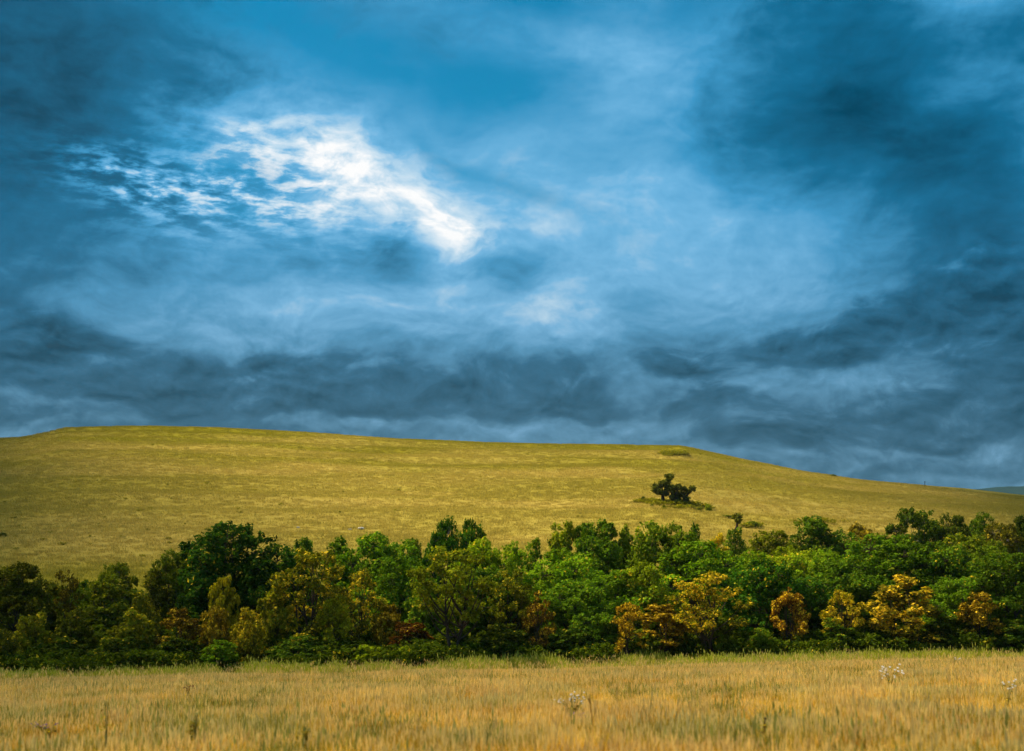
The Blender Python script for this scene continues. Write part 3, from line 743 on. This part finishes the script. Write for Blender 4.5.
 ('shrub','shrub','dim bush at the grass edge under the red brown wispy bush','bush',176,636,48,117,DK,.05),
]
def warm(c): return (max(c[0], c[1] * .44), c[1], c[2])
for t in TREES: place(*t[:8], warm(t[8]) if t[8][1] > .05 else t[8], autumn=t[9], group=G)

# the oaks out on the hillside
def hill_y(px, py, lo=150, hi=600):
    """distance at which the sight line through a picture point meets the hillside"""
    x, y, z = ray(px, py)
    ys = np.linspace(lo, hi, 4000); zz = terrain(x / y * ys, ys)
    return float(ys[np.argmax(zz >= z / y * ys)])
def oak(label, px, base_py, lobes, name='hill_oak'):
    Yb = hill_y(px, base_py); x, y, z = ray(px, base_py); X0 = x / y * Yb; g = tz(X0, Yb)
    pxm = Yb / F
    r = np.random.default_rng(int(px))
    T = Tubes(); cen = []; rad = []; tin = []
    root = np.array([0, 0, -.4])
    lean = (lobes[0][0] - px) * pxm
    fork = np.array([lean * .25, 0, (base_py - lobes[0][1]) * pxm * .45])
    T.add(bez(root, np.array([0, 0, fork[2] * .6]), fork, 5), [.5, .4, .36, .33, .3], 8)
    for lx, ly, lr in lobes:
        c = np.array([(lx - px) * pxm, r.uniform(-.8, .8), (base_py - ly) * pxm]); R_ = lr * pxm
        T.add(bez(fork, (fork + c) / 2 + np.array([0, 0, -.5]), c, 6), [.24, .2, .16, .13, .1, .06], 6)
        n = int(14 + 7 * R_ ** 2)
        for _ in range(n):
            d = unit(r.normal(size=3)); cc = c + d * R_ * r.uniform(.35, 1) * np.array([1, 1, .72])
            cen.append(cc); rad.append(r.uniform(.4, .65)); tin.append(r.uniform(.3, .7))
            if r.random() < .2: T.add([c, cc], [.07, .02], 4)
    e = bpy.data.objects.new(name, None); link(e); e.location = (X0, Yb, g); e['label'] = label; e['category'] = 'tree'; e['group'] = 'oaks standing on the hillside'
    cr = leaves_mesh('crown', np.array(cen), np.array(rad), np.array(tin), 20, .24, r, M_leaf); cr.parent = e; cr.color = (.030, .042, .013, 0); link(cr)
    tr = mesh_obj('trunk', np.array(T.V), np.array(T.F), M_bark, smooth=True); tr.parent = e; link(tr)
    return e, Yb
_, YO_ = oak('left and tallest of the dark oaks standing together on the hillside', 663, 502.5, [(662, 484.5, 5.5), (657, 487, 5), (667, 481, 5), (670, 477.5, 4.5), (668, 487, 5), (655, 491, 2.5), (660, 492, 3.2), (666, 494, 2.6)])
oak('middle dark oak of the clump on the hillside, between the tallest and the leaning one', 674, 503.5, [(673, 488, 4.5), (678, 487, 4.5), (676, 493, 3.8), (670, 490.5, 3.8), (679, 497, 2.6), (672, 497, 2.2)])
oak('right dark oak of the hillside clump, leaning with a branch reaching right', 684.5, 504, [(684, 490, 4.5), (682, 494, 3.5), (693, 487.8, 3.4), (686, 499, 3.2), (689, 491, 2.4)])
_e, _ = oak('tiny dark round topped tree standing alone above the belt', 737, 536, [(737, 517, 4.6), (737.5, 520, 3.5)], name='small_tree'); _e['group'] = G
def hill_bush(label, px, base_py, h, wpx, col=(.045, .085, .012), aut=0., name='hill_bush', grp='bushes scattered on the hillside'):
    Yb = hill_y(px, base_py)
    return place(name, 'bush', label, 'bush', px, base_py - h, wpx, Yb, col, aut, grp)
hill_bush('small dark bush on the hillside just left of the oaks', 643, 501, 5, 5, (.025, .05, .01))
hill_bush('light green bush on the hillside right of the oaks', 708, 511.5, 8, 7, (.075, .12, .015))
hill_bush('small bush on the hillside below the leaning oak, left of the light green bush', 699, 511.5, 4, 6, (.03, .06, .01))
hill_bush('tiny bush just below the left oak', 664, 508.5, 3.5, 5, (.04, .07, .01))
hill_bush('tiny dark bush left of and below the oaks', 652, 506.5, 3, 4, (.04, .07, .01))
hill_bush('dark low bush on the ridge line at the right, beyond the oaks', 833, 476.2, 2, 7, (.05, .09, .012))
hill_bush('low round bush low on the slope below the light green bush', 727, 517.5, 3, 12, (.06, .09, .012))
hill_bush('green low bush low on the slope right of the tiny round topped tree', 752, 527, 6, 16, (.055, .095, .012))
hill_bush('dark shrub at the left edge of the hillside above the round tree', 3, 536.5, 4, 9, (.03, .05, .01))
# post on the ridge
def hill_pt(px, py):
    Yb = hill_y(px, py); x, y, z = ray(px, py); return x / y * Yb, Yb, tz(x / y * Yb, Yb)
X0, Y0, Z0 = hill_pt(925, 486.5)
T = Tubes(); T.add([(0, 0, -.3), (0, 0, .9), (.02, 0, 1.9)], [.11, .10, .09], 8); T.add([(-.5, 0, 1.55), (0, .02, 1.58), (.5, 0, 1.55)], [.06, .06, .06], 6)
e = mesh_obj('ridge_post', np.array(T.V), np.array(T.F), M_dark); link(e); e.location = (X0, Y0, Z0); e['label'] = 'tiny dark post on the ridge line at the right of the hill'; e['category'] = 'post'

# low green ground cover round the oaks, in the green patch near the crest, and dots of scrub over the slope
clump = []
for s in range(4):
    r = np.random.default_rng(900 + s)
    cc = r.normal(0, .45, (14, 3)) * np.array([1, 1, .3]) + np.array([0, 0, .25]); 
    clump.append(leaves_mesh('scrub_clump', cc, np.full(14, .3), r.uniform(.2, .8, 14), 16, .16, r, M_scrub))
pts = []; scs = []
def patch(px0, px1, py0, py1, n, s0, s1):
    for _ in range(n):
        px, py = random.gauss((px0 + px1) / 2, (px1 - px0) / 4), random.gauss((py0 + py1) / 2, (py1 - py0) / 4)
        pts.append(hill_pt(px, py)); scs.append(random.uniform(s0, s1))
patch(655, 690, 502, 505.5, 130, .6, 1.2)
patch(672, 712, 505.5, 509, 90, .5, .9)
patch(633, 662, 500, 503, 60, .5, 1.)
patch(660, 685, 452.5, 455.5, 110, .7, 1.5)
patch(622, 632, 445, 447, 6, .5, .8)
patch(740, 762, 524, 528, 50, .5, 1.0)
patch(800, 840, 520, 524, 40, .5, 1.0)
for _ in range(170):
    px = random.uniform(0, 1024); py = random.uniform(440, 560)
    x, y, z = ray(px, py)
    if z / math.hypot(x, y) > np.interp(math.atan2(x, y), _az, _E) - .002: continue
    pts.append(hill_pt(px, py)); scs.append(random.uniform(.25, .6))
pts = np.array(pts)
scatter('hill_scrub', pts, scs, rng.uniform(0, 6.28, len(pts)), rng.integers(0, 4, len(pts)), clump, 'low green scrub dotted over the hillside and round the oaks')

# undergrowth under the belt
src = []
for s in range(5):
    r = np.random.default_rng(950 + s)
    cc = r.normal(0, .6, (30, 3)) * np.array([1, 1, .0]); cc[:, 2] = r.uniform(.1, 1.5, 30) ** 1.2
    src.append(leaves_mesh('weed_clump', cc, np.full(30, .34), r.uniform(.1, .8, 30), 15, .15, r, M_weed))
x = rng.uniform(-75, 75, 5200); y = belt_front(x) + 2.6 + rng.uniform(0, 1, len(x)) ** 1.1 * 32
x2 = rng.uniform(-52, 52, 900); y2 = belt_front(x2) + rng.normal(.3, .7, len(x2))
dd = np.clip((y - belt_front(x)) / 14, 0, 1); s1 = rng.uniform(.7, 1.2, len(x)) * (.9 + 1.3 * dd); s2 = rng.uniform(.25, .8, len(x2)) * np.clip(fbm(x2 / 2.2, y2 * 0, 8, 2) * 3.4 - 1.0, .2, 1.7)
x = np.concatenate([x, x2]); y = np.concatenate([y, y2])
scatter('undergrowth', np.stack([x, y, terrain(x, y) - .05], -1), np.concatenate([s1, s2]), rng.uniform(0, 6.28, len(x)), rng.integers(0, 5, len(x)), src,
        'dense dark green weeds and brambles under the tree belt')

# limestone rocks on the lower slope
for n_, (px, py, s, lab) in enumerate([(361, 529.5, .38, 'white limestone rock on the slope above the sparse yellow tree, largest of three'), (350, 530, .2, 'small pale rock just left of the largest white one on the slope'), (298, 528, .2, 'small pale rock on the slope right above the biggest left tree'), ]):
    r = np.random.default_rng(n_); vs = []; fs = []
    nu, nv = 10, 6
    for a in range(nu):
        for b in range(nv + 1):
            th = math.pi * b / nv; ph = 2 * math.pi * a / nu; rr = s * (1 + .0 * a)
            d = np.array([math.sin(th) * math.cos(ph) * 1.5, math.sin(th) * math.sin(ph), math.cos(th) * .6])
            vs.append(d * rr * (1 + .25 * math.sin(3 * ph + n_) * math.sin(2 * th)))
    for a in range(nu):
        for b in range(nv): fs.append((a * (nv + 1) + b, a * (nv + 1) + b + 1, ((a + 1) % nu) * (nv + 1) + b + 1, ((a + 1) % nu) * (nv + 1) + b))
    e = mesh_obj('rock', np.array(vs), np.array(fs), M_rock); link(e); p = hill_pt(px, py); e.location = (p[0], p[1], p[2] + s * .45); e['label'] = lab; e['category'] = 'rock'; e['group'] = 'limestone rocks on the lower slope'

# ------------------------------------------------------------------ single plants in the field
def field_y(px, py):
    x, y, z = ray(px, py); ys = np.linspace(14, 116, 3000); zz = ground_flat(x / y * ys, ys)
    return float(ys[np.argmax(zz >= z / y * ys)])
def field_plant(name, cat, label, px, base_py, h, nst, spread, stem_mat, head_mat, head_size, nheads, leafy=0, group=None, headname='flower_head'):
    Yb = field_y(px, base_py); x, y, z = ray(px, base_py); X0 = x / y * Yb; g = tz(X0, Yb)
    r = np.random.default_rng(int(px * 3 + base_py))
    T = Tubes(); heads = []
    lc = []
    for s in range(nst):
        a = r.uniform(0, 6.28); sp = spread * r.uniform(.2, 1); hh = h * r.uniform(.75, 1)
        tip = np.array([math.cos(a) * sp, math.sin(a) * sp, hh])
        pts = bez(np.array([0, 0, -.05]), np.array([tip[0] * .2, tip[1] * .2, hh * .6]), tip, 6)
        T.add(pts, [.009, .009, .008, .007, .006, .004], 5)
        for q in range(nheads):
            c = tip + r.normal(0, 1, 3) * np.array([.07, .07, .06]) * (nheads > 1) * head_size / .03
            T.add([pts[-2], c], [.004, .003], 4)
            n = 8; hv = []
            for i_ in range(n):
                an = 2 * math.pi * i_ / n
                tilt = np.array([math.cos(an), .75 * math.sin(an), .65 * math.sin(an)])
                hv.append(c + tilt * head_size * (1 if i_ % 2 else .75))
            hv.append(c + np.array([0, -.3, .4]) * head_size * .4)
            heads.append((hv, [(i_, (i_ + 1) % n, n) for i_ in range(n)]))
        for _ in range(leafy): lc.append(pts[r.integers(1, 5)] + r.normal(0, .05, 3))
    e = bpy.data.objects.new(name, None); link(e); e.location = (X0, Yb, g); e['label'] = label; e['category'] = cat
    if group: e['group'] = group
    t = mesh_obj('stem', np.array(T.V), np.array(T.F), stem_mat); t.parent = e; link(t)
    for hv, hf in heads:
        hobj = mesh_obj(headname, np.array(hv), np.array(hf), head_mat); hobj.parent = e; link(hobj)
    if leafy:
        l = leaves_mesh('foliage', np.array(lc), np.full(len(lc), .06), r.uniform(0, 1, len(lc)), 4, .04, r, M_lleaf); l.parent = e; link(l)
    return e
GW = 'white wildflowers in the field'
field_plant('wildflower', 'flower', 'white flowers in a loose bunch at the right, furthest up the field', 890, 690, .75, 9, .45, M_stem, M_white, .052, 3, 3, GW)
field_plant('wildflower', 'flower', 'white flowers over violet ones left of the middle of the field\'s right half', 574, 722, .70, 9, .40, M_stem, M_white, .026, 3, 5, GW)
field_plant('wildflower', 'flower', 'few white flowers near the right edge of the field', 1008, 706, .7, 5, .3, M_stem, M_white, .036, 2, 3, GW)
field_plant('wildflower', 'flower', 'sparse white flowers left of the loose bunch near the tree shade', 960, 668, .6, 4, .3, M_stem, M_white, .060, 1, 2, GW)
field_plant('wildflower', 'flower', 'violet flowers low in the grass under the white ones', 578, 726, .32, 8, .3, M_stem, M_purple, .024, 3, 5, 'violet wildflowers in the field')
field_plant('wildflower', 'flower', 'violet flowers low in the grass at the far left', 48, 742, .35, 7, .3, M_stem, M_purple, .018, 3, 4, 'violet wildflowers in the field')
field_plant('weed', 'weed', 'brown headed dry weed standing alone in the left half of the field', 187, 703, .62, 7, .22, M_brown, M_brown, .032, 4, 2, headname='seed_head')
field_plant('weed', 'weed', 'thin dark stalk standing alone at the back of the field', 293, 689, .9, 1, .06, M_dark, M_dark, .03, 3, 2, headname='seed_head')
field_plant('weed', 'weed', 'leafy green weed at the bottom of the picture, left of the middle', 194, 755, .75, 6, .12, M_stem, M_stem, .012, 2, 4, headname='seed_head')
field_plant('weed', 'weed', 'dark leafy weed with a small round head right of the field centre', 764, 753, .62, 2, .05, M_dark, M_dark, .025, 1, 6, headname='seed_head')
field_plant('weed', 'weed', 'grey green thistle like plant at the bottom near the middle', 303, 757, .5, 8, .2, M_stem, M_stem, .014, 2, 7, headname='seed_head')
field_plant('weed', 'weed', 'tall bare green stem left of the leafy green weed', 105.5, 756, 1.0, 2, .06, M_stem, M_stem, .01, 2, 3, headname='seed_head')
field_plant('weed', 'weed', 'tall tan stalks leaning right below the white and violet flowers', 594, 742, .95, 4, .3, M_yelw, M_yelw, .012, 3, 0, headname='seed_head')

# ------------------------------------------------------------------ clouds overhead: added out of view, their shade stands in for a lens vignette
r = np.random.default_rng(77)
ALT = 640.
off = np.array([math.sin(SUN_AZ), math.cos(SUN_AZ)]) * ALT / math.tan(SUN_EL)
def sphere_grid(nu, nv):
    v_ = []; f_ = []
    for a in range(nu):
        for b in range(nv + 1):
            th = math.pi * (.02 + .96 * b / nv); ph = 2 * math.pi * a / nu
            v_.append((math.sin(th) * math.cos(ph), math.sin(th) * math.sin(ph), math.cos(th)))
    for a in range(nu):
        for b in range(nv): f_.append((a * (nv + 1) + b, a * (nv + 1) + b + 1, ((a + 1) % nu) * (nv + 1) + b + 1, ((a + 1) % nu) * (nv + 1) + b))
    return np.array(v_), np.array(f_)
SV, SF = sphere_grid(14, 9)
CV = []; CF = []; nb_ = 0
for _ in range(5200):
    cx = r.uniform(-520, 460); cy = r.uniform(-120, 640)
    dl = (-CLL - .20 * cy) - cx; dr = cx - (CLR + .26 * cy)
    depth = max(dl, dr)
    if depth < 0 or r.random() > min(1, .05 + depth / 70) * (.56 if dl > dr else .44): continue
    R_ = r.uniform(9, 22)
    p = SV * (R_ * np.array([1.3, 1.1, .45]))
    p = p * (1 + .22 * (vnoise(p[:, 0] * .22 + cx, p[:, 1] * .22 + p[:, 2] * .3 + cy, 4)[:, None] - .5) * 2)
    CV.append(p + np.array([cx + off[0], cy + off[1], ALT + r.uniform(-14, 22)])); CF.append(SF + nb_ * len(SV)); nb_ += 1
m, k = material('shade_puff_white')
bs = k.n('ShaderNodeBsdfDiffuse'); bs.inputs[0].default_value = (.8, .8, .82, 1); tr = k.n('ShaderNodeBsdfTranslucent'); tr.inputs[0].default_value = (.8, .8, .82, 1)
mx = k.n('ShaderNodeMixShader'); mx.inputs[0].default_value = .5
k.nt.links.new(bs.outputs[0], mx.inputs[1]); k.nt.links.new(tr.outputs[0], mx.inputs[2]); out_surf(k, mx.outputs[0])
cl = mesh_obj('shade_puffs', np.concatenate(CV), np.concatenate(CF), m, smooth=True); link(cl); cl['kind'] = 'stuff'; cl['label'] = 'added puffs overhead, out of view, shading both sides of the field'

# ------------------------------------------------------------------ air
m, k = material('haze_air')
pv = k.n('ShaderNodeVolumePrincipled'); pv.inputs['Density'].default_value = 3.4e-5; pv.inputs['Color'].default_value = (.50, .76, .95, 1); pv.inputs['Anisotropy'].default_value = .2
o = k.n('ShaderNodeOutputMaterial'); k.nt.links.new(pv.outputs[0], o.inputs['Volume'])
hb = 6600.
zl, zh = float(gz.min()) - 1, 285.
vb = [(-hb, -hb, zl), (hb, -hb, zl), (hb, hb, zl), (-hb, hb, zl), (-hb, -hb, zh), (hb, -hb, zh), (hb, hb, zh), (-hb, hb, zh)]
fb = [(3, 2, 1, 0), (4, 5, 6, 7), (0, 1, 5, 4), (1, 2, 6, 5), (2, 3, 7, 6), (3, 0, 4, 7)]
HAZE = True
if HAZE:
    hz = mesh_obj('haze', vb, fb, m); link(hz); hz['kind'] = 'stuff'; hz['label'] = 'thin blue air over the prairie'

# ------------------------------------------------------------------ camera
cd = bpy.data.cameras.new('camera'); cam = link(bpy.data.objects.new('camera', cd)); sc.camera = cam
cd.sensor_width = 36; cd.lens = F / 1024 * 36; cd.clip_end = 30000; cd.clip_start = .1
cam.location = (0, 0, 0); cam.rotation_euler = (math.pi / 2 + TH, 0, 0)
cd.dof.use_dof = True; cd.dof.focus_distance = 122; cd.dof.aperture_fstop = 1.1

# ------------------------------------------------------------------ render settings
sc.render.engine = 'CYCLES'
sc.cycles.max_bounces = 6; sc.cycles.diffuse_bounces = 3; sc.cycles.transmission_bounces = 4; sc.cycles.volume_bounces = 0
sc.cycles.use_denoising = True; sc.cycles.denoising_prefilter = 'ACCURATE'
sc.cycles.sample_clamp_indirect = 4
sc.render.use_persistent_data = False
vs = sc.view_settings; vs.view_transform = 'Standard'; vs.look = 'None'; vs.exposure = 1.0; vs.gamma = 1.0
